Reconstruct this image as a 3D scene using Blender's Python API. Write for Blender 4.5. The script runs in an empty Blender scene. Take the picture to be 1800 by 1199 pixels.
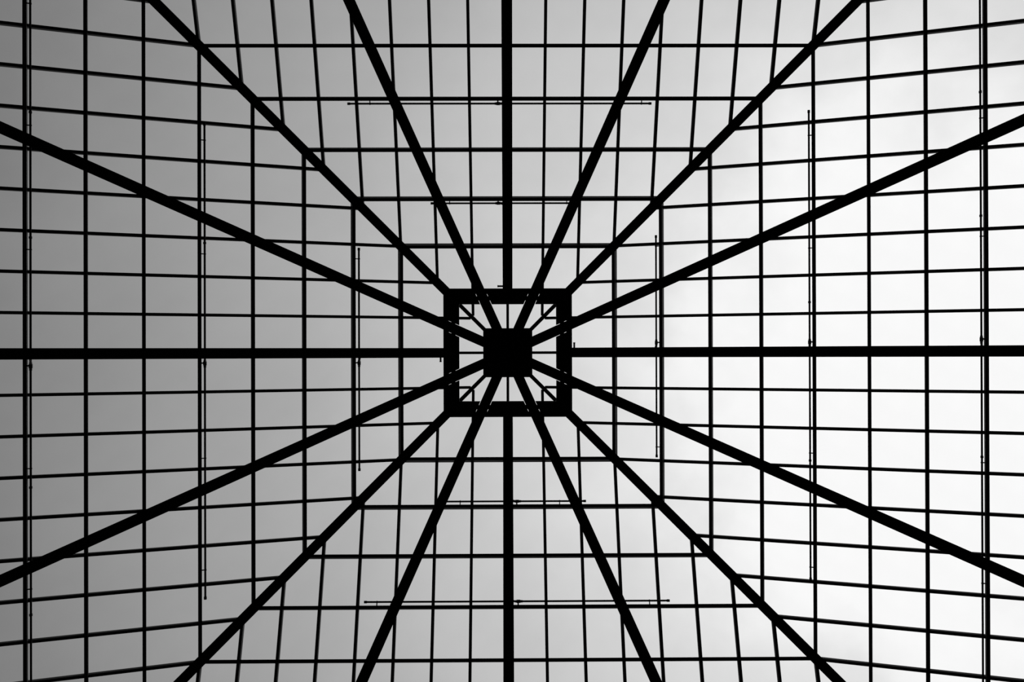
import bpy, math
from mathutils import Vector, Matrix

C = bpy.context.scene.collection
sc = bpy.context.scene

# ---------------------------------------------------------------- scale of the place
F = 1600.0                      # focal length in pixels of an 1800 px wide frame
S = 0.38487                     # fall of the glass slope (about 21 degrees)
DU = 74.640                     # purlin spacing, in working units
BU = 59.865                      # glazing bar spacing, in working units
K0 = 2.4057                     # first purlin outside the ring, in purlin spacings from the apex
M = 1.20 / DU                   # metres per working unit: purlins 1.20 m apart in plan
CAM_Z = 1.6
AX, AY = 0.0, 0.0               # axis of the pyramid
AZ = CAM_Z + 1600.0 * M         # height of the apex

# ---------------------------------------------------------------- camera: on the floor, looking straight up
def rot(rx, ry, rz):
    a = Matrix.Rotation(rz, 3, 'Z'); b = Matrix.Rotation(ry, 3, 'Y'); c = Matrix.Rotation(rx, 3, 'X')
    return a @ b @ c
CX, CY, RX, RY, RZ = -0.03, 2.26, -0.00332, -0.00759, -0.00292
r = rot(RX, RY, RZ)
right, down, fwd = r[0], r[1], r[2]
cam_data = bpy.data.cameras.new('camera')
cam_data.sensor_fit = 'HORIZONTAL'; cam_data.sensor_width = 36.0
cam_data.lens = F / 1800.0 * 36.0
cam_data.shift_x = -4.65 / 1800; cam_data.shift_y = 17.55 / 1800
cam_data.clip_start = 0.05; cam_data.clip_end = 500
cam = bpy.data.objects.new('camera', cam_data); C.objects.link(cam)
mm = Matrix((right, -down, -fwd)).transposed().to_4x4()
mm.translation = Vector((CX * M, CY * M, CAM_Z))
cam.matrix_world = mm
sc.camera = cam

# ---------------------------------------------------------------- exposure
vs = sc.view_settings
vs.view_transform = 'Standard'; vs.look = 'None'; vs.exposure = 0.0; vs.gamma = 1.0; vs.use_curve_mapping = False
sc.display_settings.display_device = 'sRGB'

# ---------------------------------------------------------------- overcast sky: brightest around the veiled sun, thin cloud texture
SUN = Vector((0.50, 0.045, 1.0)).normalized()
w = bpy.data.worlds.new('overcast_sky'); sc.world = w; w.use_nodes = True
nt = w.node_tree; nt.nodes.clear()
def N(t, **kw):
    n = nt.nodes.new(t)
    for k, v in kw.items(): setattr(n, k, v)
    return n
def L(a, b): nt.links.new(a, b)
tc = N('ShaderNodeTexCoord')
dot = N('ShaderNodeVectorMath', operation='DOT_PRODUCT'); dot.inputs[1].default_value = SUN
L(tc.outputs['Generated'], dot.inputs[0])
acos = N('ShaderNodeMath', operation='ARCCOSINE'); L(dot.outputs['Value'], acos.inputs[0])
# clouds disturb the angle a little, so they show as soft edges and never as spots
no1 = N('ShaderNodeTexNoise'); no1.inputs['Scale'].default_value = 7.0; no1.inputs['Detail'].default_value = 6; no1.inputs['Roughness'].default_value = 0.52
mp = N('ShaderNodeMapping'); mp.inputs['Location'].default_value = (22.394, 11.315, 8.3033)
L(tc.outputs['Generated'], mp.inputs['Vector']); L(mp.outputs[0], no1.inputs['Vector'])
sb = N('ShaderNodeMath', operation='SUBTRACT'); L(no1.outputs['Fac'], sb.inputs[0]); sb.inputs[1].default_value = 0.5
near = N('ShaderNodeMapRange'); near.inputs['From Min'].default_value = math.radians(12); near.inputs['From Max'].default_value = math.radians(34)
near.inputs['To Min'].default_value = 0.32; near.inputs['To Max'].default_value = 0.10
L(acos.outputs[0], near.inputs['Value'])
ml = N('ShaderNodeMath', operation='MULTIPLY'); L(sb.outputs[0], ml.inputs[0]); L(near.outputs[0], ml.inputs[1])
ad = N('ShaderNodeMath', operation='ADD'); L(acos.outputs[0], ad.inputs[0]); L(ml.outputs[0], ad.inputs[1])
dv = N('ShaderNodeMath', operation='DIVIDE'); L(ad.outputs[0], dv.inputs[0]); dv.inputs[1].default_value = math.radians(90)
rp = N('ShaderNodeValToRGB'); L(dv.outputs[0], rp.inputs[0])
stops = [(0, .965), (12.5, .965), (15.5, .90), (18.5, .785), (21.3, .725), (24.2, .665), (28, .60), (33, .525), (38, .432), (43, .368), (50, .295), (53, .262), (57, .212), (62, .175), (90, .15)]
cr = rp.color_ramp
while len(cr.elements) > 1: cr.elements.remove(cr.elements[-1])
cr.elements[0].position = 0; cr.elements[0].color = (stops[0][1],) * 3 + (1,)
for a, v in stops[1:]:
    e = cr.elements.new(a / 90.0); e.color = (v, v, v, 1)
bg = N('ShaderNodeBackground'); L(rp.outputs[0], bg.inputs['Color']); bg.inputs['Strength'].default_value = 1.0
wo = N('ShaderNodeOutputWorld'); L(bg.outputs[0], wo.inputs['Surface'])
sc.cycles.transparent_max_bounces = 24

# ---------------------------------------------------------------- materials
def new_mat(name):
    m = bpy.data.materials.new(name); m.use_nodes = True; m.node_tree.nodes.clear()
    return m, m.node_tree.nodes, m.node_tree.links
def noisy(name, c0, c1, scale, rough, metallic=0.0, spec=0.3):
    m, nd, lk = new_mat(name)
    o = nd.new('ShaderNodeOutputMaterial'); p = nd.new('ShaderNodeBsdfPrincipled')
    t = nd.new('ShaderNodeTexCoord'); n = nd.new('ShaderNodeTexNoise'); n.inputs['Scale'].default_value = scale; n.inputs['Detail'].default_value = 4
    rr = nd.new('ShaderNodeValToRGB'); rr.color_ramp.elements[0].color = c0 + (1,); rr.color_ramp.elements[1].color = c1 + (1,)
    lk.new(t.outputs['Object'], n.inputs['Vector']); lk.new(n.outputs['Fac'], rr.inputs[0]); lk.new(rr.outputs[0], p.inputs['Base Color'])
    p.inputs['Roughness'].default_value = rough; p.inputs['Metallic'].default_value = metallic; p.inputs['Specular IOR Level'].default_value = spec
    lk.new(p.outputs[0], o.inputs[0]); return m
STEEL = noisy('black_painted_steel', (.008, .008, .008), (.014, .014, .014), 2.0, .55, spec=.2)
BAR = noisy('dark_anodised_bar', (.08, .08, .08), (.12, .12, .12), 3.0, .75, spec=.08)
CAPM = noisy('weathered_cap', (.03, .03, .03), (.05, .05, .05), 4.0, .8, spec=.1)
PIPE = noisy('dark_pipe_paint', (.010, .010, .010), (.018, .018, .018), 6.0, .5, spec=.2)
PLASTER = noisy('charcoal_plaster', (.030, .030, .030), (.045, .045, .045), 1.2, .85)
STONE = noisy('dark_stone_floor', (.035, .035, .035), (.06, .06, .06), 0.8, .6)
def glass():
    m, nd, lk = new_mat('clear_roof_glass')
    o = nd.new('ShaderNodeOutputMaterial'); tr = nd.new('ShaderNodeBsdfTransparent'); gl = nd.new('ShaderNodeBsdfGlossy')
    gl.inputs['Roughness'].default_value = .02; gl.inputs['Color'].default_value = (.9, .9, .9, 1)
    t = nd.new('ShaderNodeTexCoord'); n = nd.new('ShaderNodeTexNoise'); n.inputs['Scale'].default_value = 1.3; n.inputs['Detail'].default_value = 5
    rr = nd.new('ShaderNodeValToRGB'); rr.color_ramp.elements[0].position = .3; rr.color_ramp.elements[1].position = .7
    rr.color_ramp.elements[0].color = (.985, .985, .985, 1); rr.color_ramp.elements[1].color = (1, 1, 1, 1)
    lk.new(t.outputs['Object'], n.inputs['Vector']); lk.new(n.outputs['Fac'], rr.inputs[0]); lk.new(rr.outputs[0], tr.inputs['Color'])
    fr = nd.new('ShaderNodeLayerWeight'); fr.inputs['Blend'].default_value = .12
    q = nd.new('ShaderNodeMath'); q.operation = 'MULTIPLY'; q.inputs[1].default_value = .35; lk.new(fr.outputs['Fresnel'], q.inputs[0])
    mx = nd.new('ShaderNodeMixShader'); lk.new(q.outputs[0], mx.inputs[0]); lk.new(tr.outputs[0], mx.inputs[1]); lk.new(gl.outputs[0], mx.inputs[2])
    lk.new(mx.outputs[0], o.inputs[0]); return m
GLASS = glass()

# ---------------------------------------------------------------- helpers
def P(x, y, z):                                   # working units (z measured from the apex) to metres
    return Vector((AX + x * M, AY + y * M, AZ + z * M))
FACES = {                                          # outward direction and along-eave direction of each slope
    'left':   (Vector((-1, 0, 0)), Vector((0, 1, 0))),
    'right':  (Vector((1, 0, 0)), Vector((0, 1, 0))),
    'top':    (Vector((0, -1, 0)), Vector((1, 0, 0))),
    'bottom': (Vector((0, 1, 0)), Vector((1, 0, 0))),
}
NL = math.hypot(1, S)
def face_pt(face, rr, t, n=0.0):                   # r: plan distance from the axis, t: along the eave, n: above the slope
    o, a = FACES[face]
    v = o * (rr + n * S / NL) + a * t
    return P(v.x, v.y, -S * rr + n / NL)
def face_n(face):
    o, _ = FACES[face]
    return (o * S + Vector((0, 0, 1))).normalized()

def add(name, verts, faces, mat, parent=None, smooth=False):
    me = bpy.data.meshes.new(name)
    c = sum(verts, Vector()) / len(verts)
    me.from_pydata([v - c for v in verts], [], faces); me.materials.append(mat)
    me.update()
    import bmesh
    bm = bmesh.new(); bm.from_mesh(me); bmesh.ops.recalc_face_normals(bm, faces=bm.faces[:]); bm.to_mesh(me); bm.free()
    if smooth:
        for p in me.polygons: p.use_smooth = True
    o = bpy.data.objects.new(name, me); C.objects.link(o)
    place(o, c, parent)
    return o
def place(o, c, parent):
    if parent is not None:
        o.parent = parent; o.location = c - world_loc(parent)
    else:
        o.location = c
def world_loc(o):
    v = Vector(o.location)
    while o.parent: o = o.parent; v += Vector(o.location)
    return v
def empty(name, loc):
    o = bpy.data.objects.new(name, None); C.objects.link(o); o.location = loc; o.empty_display_size = .2
    return o
def tag(o, label=None, cat=None, group=None, kind=None):
    for k, v in (('label', label), ('category', cat), ('group', group), ('kind', kind)):
        if v: o[k] = v
    return o
def sweep(profile, a, b, up, cut_a=None, cut_b=None):
    """profile: list of (side, up) in metres swept from a to b; the ends may be cut by a plane (point, normal)."""
    d = (b - a).normalized(); side = d.cross(up).normalized(); u = side.cross(d).normalized()
    vs = []
    for end, cut in ((a, cut_a), (b, cut_b)):
        for s, h in profile:
            p = end + side * s + u * h
            if cut:
                q, nn = cut; p = p + d * ((q - p).dot(nn) / d.dot(nn))
            vs.append(p)
    n = len(profile)
    fs = [(i, (i + 1) % n, n + (i + 1) % n, n + i) for i in range(n)]
    fs += [tuple(range(n))[::-1], tuple(range(n, 2 * n))]
    return vs, fs
def rect(wd, lo, hi):
    wd *= M; return [(-wd / 2, lo * M), (wd / 2, lo * M), (wd / 2, hi * M), (-wd / 2, hi * M)]
def ibeam(wd, lo, hi, web=3.0, fl=2.2, top=None):
    top = wd if top is None else top
    w2, t2, b2 = wd / 2 * M, top / 2 * M, web / 2 * M; lo *= M; hi *= M; fl *= M
    return [(-w2, lo), (w2, lo), (w2, lo + fl), (b2, lo + fl), (b2, hi - fl), (t2, hi - fl), (t2, hi), (-t2, hi), (-t2, hi - fl), (-b2, hi - fl), (-b2, lo + fl), (-w2, lo + fl)]
def disc(rad, n=10):
    return [(rad * M * math.cos(2 * math.pi * i / n), rad * M * math.sin(2 * math.pi * i / n)) for i in range(n)]
def box_at(c, ax, ay, az, hx, hy, hz):
    vs = [c + ax * (sx * hx * M) + ay * (sy * hy * M) + az * (sz * hz * M) for sx in (-1, 1) for sy in (-1, 1) for sz in (-1, 1)]
    return vs, [(0, 1, 3, 2), (4, 6, 7, 5), (0, 4, 5, 1), (2, 3, 7, 6), (0, 2, 6, 4), (1, 5, 7, 3)]

ROWS = [K0 - 2 + i for i in range(12)]            # purlin lines from the apex to the eave, in spacings
EAVE = ROWS[-1] * DU
GL_LO, GL_HI = 6.6, 7.3                            # glass lies on top of the bars

# ---------------------------------------------------------------- setting: dark hall below
half = (EAVE + 14) * M; ez = AZ - S * EAVE * M - 20 * M
def slab(name, x0, x1, y0, y1, z0, z1, mat, kind='structure'):
    vs_ = [Vector((x, y, z)) for x in (x0, x1) for y in (y0, y1) for z in (z0, z1)]
    o = add(name, vs_, [(0, 1, 3, 2), (4, 6, 7, 5), (0, 4, 5, 1), (2, 3, 7, 6), (0, 2, 6, 4), (1, 5, 7, 3)], mat)
    o['kind'] = kind; return o
slab('floor', -half - .3, half + .3, -half - .3, half + .3, -.2, 0, STONE)
slab('wall_left', -half - .3, -half, -half, half, 0, ez, PLASTER)
slab('wall_right', half, half + .3, -half, half, 0, ez, PLASTER)
slab('wall_top', -half - .3, half + .3, -half - .3, -half, 0, ez, PLASTER)
slab('wall_bottom', -half - .3, half + .3, half, half + .3, 0, ez, PLASTER)
for i, (fc, (o_, a_)) in enumerate(FACES.items()):
    # eave beam on the wall head, mitred at the corners
    a = P(*(o_ * (EAVE + 8) - a_ * (EAVE + 8)).xy, -S * EAVE); b = P(*(o_ * (EAVE + 8) + a_ * (EAVE + 8)).xy, -S * EAVE)
    n1 = Vector((o_ + a_)).normalized().cross(Vector((0, 0, 1)))
    n2 = Vector((o_ - a_)).normalized().cross(Vector((0, 0, 1)))
    vs_, fs_ = sweep(rect(12, -20, -1), a, b, Vector((0, 0, 1)), (P(0, 0, 0), n2), (P(0, 0, 0), n1))
    e = add('trim_%d' % (i + 1), vs_, fs_, STEEL); e['kind'] = 'structure'

# ---------------------------------------------------------------- the four glass slopes
def clip(poly, fn):
    out = []
    for i in range(len(poly)):
        p, q = poly[i], poly[(i + 1) % len(poly)]; a, b = fn(p), fn(q)
        if a >= 0: out.append(p)
        if (a >= 0) != (b >= 0):
            u = a / (a - b); out.append((p[0] + (q[0] - p[0]) * u, p[1] + (q[1] - p[1]) * u))
    return out
DESC = {'left': 'glass roof slope under the darkest grey sky', 'right': 'glass roof slope under the brightest white sky',
        'top': 'glass roof slope at the top of the picture', 'bottom': 'glass roof slope at the bottom of the picture'}
for fc in FACES:
    root = tag(empty('roof_' + fc, face_pt(fc, EAVE / 2, 0)), DESC[fc], None, None, 'structure')
    o_, a_ = FACES[fc]; nn = face_n(fc)
    hipn = [(o_ - a_), (o_ + a_)]                                  # normals of the two vertical hip planes
    for k in ROWS[:-1] + [ROWS[-1]]:
        rr = k * DU
        a = face_pt(fc, rr, -rr); b = face_pt(fc, rr, rr)
        n_a = Vector((o_ + a_)); n_b = Vector((o_ - a_))
        cutA = (P(0, 0, 0) + o_ * 3.2 * M, n_a); cutB = (P(0, 0, 0) + o_ * 3.2 * M, n_b)
        vs_, fs_ = sweep(rect(5.25, -6.5, 6.5), a, b, nn, cutA, cutB)
        pu = add('purlin', vs_, fs_, BAR, root)
        vs_, fs_ = sweep(rect(4.8, 7.4, 9.0), a, b, nn, cutA, cutB)
        add('cap_strip', vs_, fs_, CAPM, pu)
    nbars = int((EAVE - 6) / BU)
    for i in range(-nbars, nbars + 1):
        t = i * BU
        r0 = max(abs(t) + 4.5, 9)
        if EAVE - r0 < 12: continue
        a = face_pt(fc, r0, t); b = face_pt(fc, EAVE, t)
        vs_, fs_ = sweep(rect(4.6, -1.2, 6.5), a, b, nn)
        gb = add('glazing_bar', vs_, fs_, BAR, root)
        vs_, fs_ = sweep(rect(3.2, 7.4, 8.7), a, b, nn)
        add('cap_strip', vs_, fs_, CAPM, gb)
    edges = [0.0] + [k * DU for k in ROWS]
    g = 0.9
    for j in range(len(edges) - 1):
        ra, rb = edges[j] + g, edges[j + 1] - g
        for i in range(-nbars - 1, nbars + 1):
            ta, tb = i * BU + g, (i + 1) * BU - g
            poly = [(ra, ta), (rb, ta), (rb, tb), (ra, tb)]
            poly = clip(poly, lambda p: p[0] - 2.2 - p[1]); poly = clip(poly, lambda p: p[0] - 2.2 + p[1]) if poly else poly
            if len(poly) < 3: continue
            ar = abs(sum(poly[q][0] * poly[(q + 1) % len(poly)][1] - poly[(q + 1) % len(poly)][0] * poly[q][1] for q in range(len(poly)))) / 2
            if ar < 6: continue
            m_ = len(poly)
            vs_ = [face_pt(fc, p[0], p[1], GL_LO) for p in poly] + [face_pt(fc, p[0], p[1], GL_HI) for p in poly]
            fs_ = [tuple(range(m_)), tuple(range(m_, 2 * m_))[::-1]] + [(q, (q + 1) % m_, m_ + (q + 1) % m_, m_ + q) for q in range(m_)]
            add('glass_pane', vs_, fs_, GLASS, root)

# ---------------------------------------------------------------- slim hip bars under the glass edges
UPV = Vector((0, 0, 1))
CORNERS = {'top left': (-1, -1), 'top right': (1, -1), 'bottom left': (-1, 1), 'bottom right': (1, 1)}
HIPLAB = {'top left': 'running towards the top left corner', 'top right': 'running towards the top right corner',
          'bottom left': 'running towards the bottom left corner', 'bottom right': 'running towards the bottom right corner'}
for nm, (sx, sy) in CORNERS.items():
    a = P(sx * 4, sy * 4, -S * 4); b = P(sx * EAVE, sy * EAVE, -S * EAVE)
    vs_, fs_ = sweep(rect(6.7, -4.6, 6.0), a, b, UPV)
    h = tag(add('hip_bar', vs_, fs_, BAR), 'slim diagonal glazing bar inside the central ring, %s' % HIPLAB[nm], 'glazing bar', 'slim hip bars at the glass edges')
    vs_, fs_ = sweep(rect(5.4, 7.4, 9.2), a, b, UPV)
    add('cap_strip', vs_, fs_, CAPM, h)

# ---------------------------------------------------------------- rafters
R_TOP, R_BOT = -7.2, -30.0
RING_IN, RING_OUT = 81.5, 106.9
HUB = 41.8
for nm, (sx, sy) in CORNERS.items():
    r0 = RING_OUT - 3
    a = P(sx * r0, sy * r0, -S * r0); b = P(sx * EAVE, sy * EAVE, -S * EAVE)
    vs_, fs_ = sweep(ibeam(15.3, R_BOT, R_TOP), a, b, UPV)
    root = tag(empty('hip_rafter', a), 'heavy black diagonal beam from the central ring, %s' % HIPLAB[nm], 'beam', 'heavy diagonal corner beams')
    add('beam_body', vs_, fs_, STEEL, root)
    d = (b - a).normalized(); sd = d.cross(UPV).normalized(); u = sd.cross(d)
    c = a + d * 6 * M + u * ((R_TOP + R_BOT) / 2 * M)
    vs_, fs_ = box_at(c, d, sd, u, 4, 7.2, 9.0)
    add('end_plate', vs_, fs_, STEEL, root)
SIDELAB = {'left': 'left across the darker grey panes', 'right': 'right across the white panes', 'top': 'up to the top edge', 'bottom': 'down to the bottom edge'}
for fc in FACES:
    nn = face_n(fc)
    r0 = RING_OUT - 3
    a = face_pt(fc, r0, 0); b = face_pt(fc, EAVE, 0)
    vs_, fs_ = sweep(ibeam(16.3, R_BOT, R_TOP), a, b, nn)
    root = tag(empty('central_rafter', a), 'heavy black straight beam running from the ring %s' % SIDELAB[fc], 'beam', 'heavy beams up the middle of each slope')
    add('beam_body', vs_, fs_, STEEL, root)
    d = (b - a).normalized(); sd = d.cross(nn).normalized()
    vs_, fs_ = box_at(a + d * 6 * M + nn * ((R_TOP + R_BOT) / 2 * M), d, sd, nn, 4, 7.6, 9.0)
    add('end_plate', vs_, fs_, STEEL, root)
TR = 0.447
RADLAB = {('left', -1): 'left, just above the middle beam', ('left', 1): 'left, just below the middle beam',
          ('right', -1): 'right over bright sky, above the middle beam', ('right', 1): 'right over bright sky, below the middle beam',
          ('top', -1): 'up, leaning left of the middle beam', ('top', 1): 'up, leaning right of the middle beam',
          ('bottom', -1): 'down, leaning left of the middle beam', ('bottom', 1): 'down, leaning right of the middle beam'}
RW = 16.6
for (fc, sg), lab in RADLAB.items():
    nn = face_n(fc); r0 = HUB - 2
    a = face_pt(fc, r0, sg * TR * r0); b = face_pt(fc, EAVE, sg * TR * EAVE)
    vs_, fs_ = sweep(ibeam(RW, R_BOT, R_TOP), a, b, UPV)
    root = tag(empty('radial_rafter', a), 'black beam from the central hub running %s' % lab, 'beam', 'beams fanning out of the central hub')
    add('beam_body', vs_, fs_, STEEL, root)
    d = (b - a).normalized(); sd = d.cross(UPV).normalized(); u = sd.cross(d)
    vs_, fs_ = box_at(a + d * 7 * M + u * ((R_TOP + R_BOT) / 2 * M), d, sd, u, 3.5, 7.7, 9.0)
    add('end_plate', vs_, fs_, STEEL, root)

# ---------------------------------------------------------------- central hub and ring
hub = tag(empty('central_hub', P(0, 0, -50)), 'solid black square hub at the very centre where the beams meet', 'hub')
def prism(poly, z0, z1):
    m_ = len(poly)
    vs_ = [P(x, y, z0) for x, y in poly] + [P(x, y, z1) for x, y in poly]
    return vs_, [tuple(range(m_)), tuple(range(m_, 2 * m_))[::-1]] + [(q, (q + 1) % m_, m_ + (q + 1) % m_, m_ + q) for q in range(m_)]
def square(h, ch):
    return [(-h + ch, -h), (h - ch, -h), (h, -h + ch), (h, h - ch), (h - ch, h), (-h + ch, h), (-h, h - ch), (-h, -h + ch)]
vs_, fs_ = prism(square(HUB, 2.5), -50, -47.5); add('bottom_plate', vs_, fs_, STEEL, hub)
vs_, fs_ = prism(square(HUB - 3, 2.5), -47.4, -27); add('hub_box', vs_, fs_, STEEL, hub)
vs_, fs_ = prism(square(HUB, 2.5), -26.9, -25); add('top_plate', vs_, fs_, STEEL, hub)

ring = tag(empty('central_ring', P(0, 0, -68)), 'thick black square ring framing the central hub', 'ring beam')
ZR0, ZR1 = -70.0, -66.5
GAP = (RW / 2 + 0.62) / math.cos(math.atan(TR))
def f2(fc, rr, t):
    o_, a_ = FACES[fc]; v = o_ * rr + a_ * t; return (v.x, v.y)
for fc in FACES:
    # bottom plates: one between the two fanning beams, one to each corner, a hair's breadth clear of the beams
    ri, ro = RING_IN, RING_OUT
    pl = [[(ri, -TR * ri + GAP), (ro, -TR * ro + GAP), (ro, TR * ro - GAP), (ri, TR * ri - GAP)]]
    for sg in (-1, 1):
        pl.append([(ri, sg * (TR * ri + GAP)), (ro, sg * (TR * ro + GAP)), (ro, sg * ro), (ri, sg * ri)])
    for p in pl:
        vs_, fs_ = prism([f2(fc, *q) for q in p], ZR0, ZR1); add('bottom_plate', vs_, fs_, STEEL, ring)
    # continuous flanges running over the gaps
    for q, (r1, r2, z0, z1) in enumerate(((100.2, 106.5, -66.4, -52), (88.6, 95.2, -66.4, -54))):
        vs_, fs_ = prism([f2(fc, r1, -r1), f2(fc, r2, -r2), f2(fc, r2, r2), f2(fc, r1, r1)], z0, z1)
        add('web_plate', vs_, fs_, STEEL, ring)
    vs_, fs_ = prism([f2(fc, 106.7, -106.7), f2(fc, 108.2, -108.2), f2(fc, 108.2, 108.2), f2(fc, 106.7, 106.7)], -69, -50)
    add('fascia', vs_, fs_, BAR, ring)

# ---------------------------------------------------------------- sprinkler pipes
PN = -5.3
def pipe_branch(fc, k, shift, t0, t1, rad, clips, heads, tee, lab):
    nn = face_n(fc); o_, a_ = FACES[fc]
    rr = (K0 + k) * DU - shift
    a = face_pt(fc, rr, t0, PN); b = face_pt(fc, rr, t1, PN)
    root = tag(empty('sprinkler_pipe', face_pt(fc, rr, 0, PN)), lab, 'pipe', 'thin pipes hung beside the purlins')
    vs_, fs_ = sweep(disc(rad), a, b, nn); add('pipe', vs_, fs_, PIPE, root, True)
    dn = (face_pt(fc, rr + 1, 0, PN) - face_pt(fc, rr, 0, PN)).normalized()
    for t, sg in ((t0, -1), (t1, 1)):                       # capped ends with a small turned-up nipple
        c = face_pt(fc, rr, t, PN)
        vs_, fs_ = sweep(disc(rad * 1.35), c - a_ * 2.2 * M, c + a_ * 2.2 * M, nn)
        e = add('end_cap', vs_, fs_, PIPE, root, True)
    for t in clips:
        c = face_pt(fc, rr + (shift - 2.4) / 2, t, PN)
        vs_, fs_ = box_at(c, dn, a_, nn, (shift - 2.0) / 2 * NL, .75, .8)
        cl = add('pipe_clip', vs_, fs_, PIPE, root)
        c = face_pt(fc, rr, t, PN)
        vs_, fs_ = sweep(disc(rad * 1.3), c - a_ * .8 * M, c + a_ * .8 * M, nn); add('clip_collar', vs_, fs_, PIPE, cl)
    for t in heads:
        c = face_pt(fc, rr, t, PN)
        vs_, fs_ = sweep(disc(rad * 1.45), c - a_ * 1.6 * M, c + a_ * 1.6 * M, nn); hd = add('sprinkler_head', vs_, fs_, PIPE, root)
        vs_, fs_ = sweep(disc(.7, 8), c - nn * 1.2 * M, c - nn * 4.5 * M, a_); add('nozzle', vs_, fs_, PIPE, hd)
        vs_, fs_ = sweep(disc(1.7, 8), c - nn * 4.4 * M, c - nn * 4.9 * M, a_); add('deflector', vs_, fs_, PIPE, hd)
    # tee beside the middle beam
    c = face_pt(fc, rr, tee, PN)
    vs_, fs_ = sweep(disc(rad * 1.7), c - a_ * 3.5 * M, c + a_ * 2.5 * M, nn); te = add('tee_fitting', vs_, fs_, PIPE, root)
    vs_, fs_ = sweep(disc(rad * 1.3), c - a_ * 6.0 * M, c + a_ * 6.0 * M, nn); add('coupling', vs_, fs_, PIPE, te)
    vs_, fs_ = box_at(face_pt(fc, rr + (shift - 2.4) / 2, tee - 1, PN), dn, a_, nn, (shift - 2.0) / 2 * NL, 1.1, 1.0); add('strap', vs_, fs_, PIPE, te)
    sg = 1 if tee > 0 else -1
    vs_, fs_ = sweep(disc(1.1), c, face_pt(fc, rr, sg * 6.2, -15), nn.cross(a_)); add('drop_leg', vs_, fs_, PIPE, te)
ZL = lambda rr: 1 - S * rr / 1600
def tt(k, px):                                              # measured offsets along the eave, turned into working units on the slope
    return [p * ZL((K0 + k) * DU - 7) for p in px]
def branch(fc, k, shift, ends, rad, clips, heads, tee, lab):
    e = tt(k, ends); pipe_branch(fc, k, shift, e[0], e[1], rad, tt(k, clips), tt(k, heads), tt(k, [tee])[0], lab)
branch('left', 1, 7.6, (-182, 204), 1.6, (-165, 188), (), 18, 'short thin pipe on the dark left slope, nearest the ring')
branch('left', 4, 7.0, (-401, 427), 1.6, (-373, -174, 183, 378), (-193,), 18, 'long thin pipe midway up the dark left slope')
branch('left', 7, 7.0, (-700, 700), 1.6, (-612, -399, -182, 200, 410, 630), (-422, -203, 233, 455), 22, 'longest thin pipe, beside the outermost purlin over the darkest panes')
branch('right', 1, 7.2, (-203, 182), 1.45, (-186, 166), (), -16, 'short thin pipe on the white right slope, nearest the ring')
branch('right', 4, 6.2, (-422, 399), 1.45, (-380, -182, 178, 378), (-87, 191), -16, 'long thin pipe midway up the white right slope')
branch('right', 7, 6.6, (-700, 700), 1.45, (-620, -410, -202, 196, 408, 630), (-456, -238, 186), -20, 'longest thin pipe, beside the outermost purlin over the white panes')
branch('top', 1, 6.0, (-132, 114), 1.5, (-101, 104), (), -15, 'short thin pipe on the top slope, nearest the ring')
branch('top', 3, 6.6, (-277, 251), 1.5, (-240, 236), (), -15, 'longer thin pipe on the top slope, second from the ring')
branch('bottom', 1, 7.4, (-114, 134), 1.5, (-84, 90), (), 16, 'short thin pipe on the bottom slope, nearest the ring')
branch('bottom', 3, 7.6, (-250, 280), 1.5, (-230, 247), (), 18, 'longer thin pipe on the bottom slope, second from the ring')

for fc, sg, en, end in (('left', 1, 119, 15), ('right', -1, 118, -16), ('top', -1, 118, -16), ('bottom', 1, 112, 15)):
    nn = face_n(fc); o_, a_ = FACES[fc]
    a = face_pt(fc, en, sg * 6.2, -15); b = face_pt(fc, EAVE - 4, sg * 6.2, -15)
    root = tag(empty('feed_pipe', a), 'thin feed pipe tucked into the middle beam of the %s slope' % fc, 'pipe', 'feed pipes tucked into the middle beams')
    vs_, fs_ = sweep(disc(1.3), a, b, nn); add('pipe', vs_, fs_, PIPE, root, True)
    vs_, fs_ = sweep(disc(1.6), a, face_pt(fc, en, end, -15), nn); el = add('elbow_stub', vs_, fs_, PIPE, root, True)
    c = face_pt(fc, en, end, -15)
    vs_, fs_ = sweep(disc(1.9), c - a_ * 1.2 * M, c + a_ * .6 * M, nn); add('stub_cap', vs_, fs_, PIPE, el)
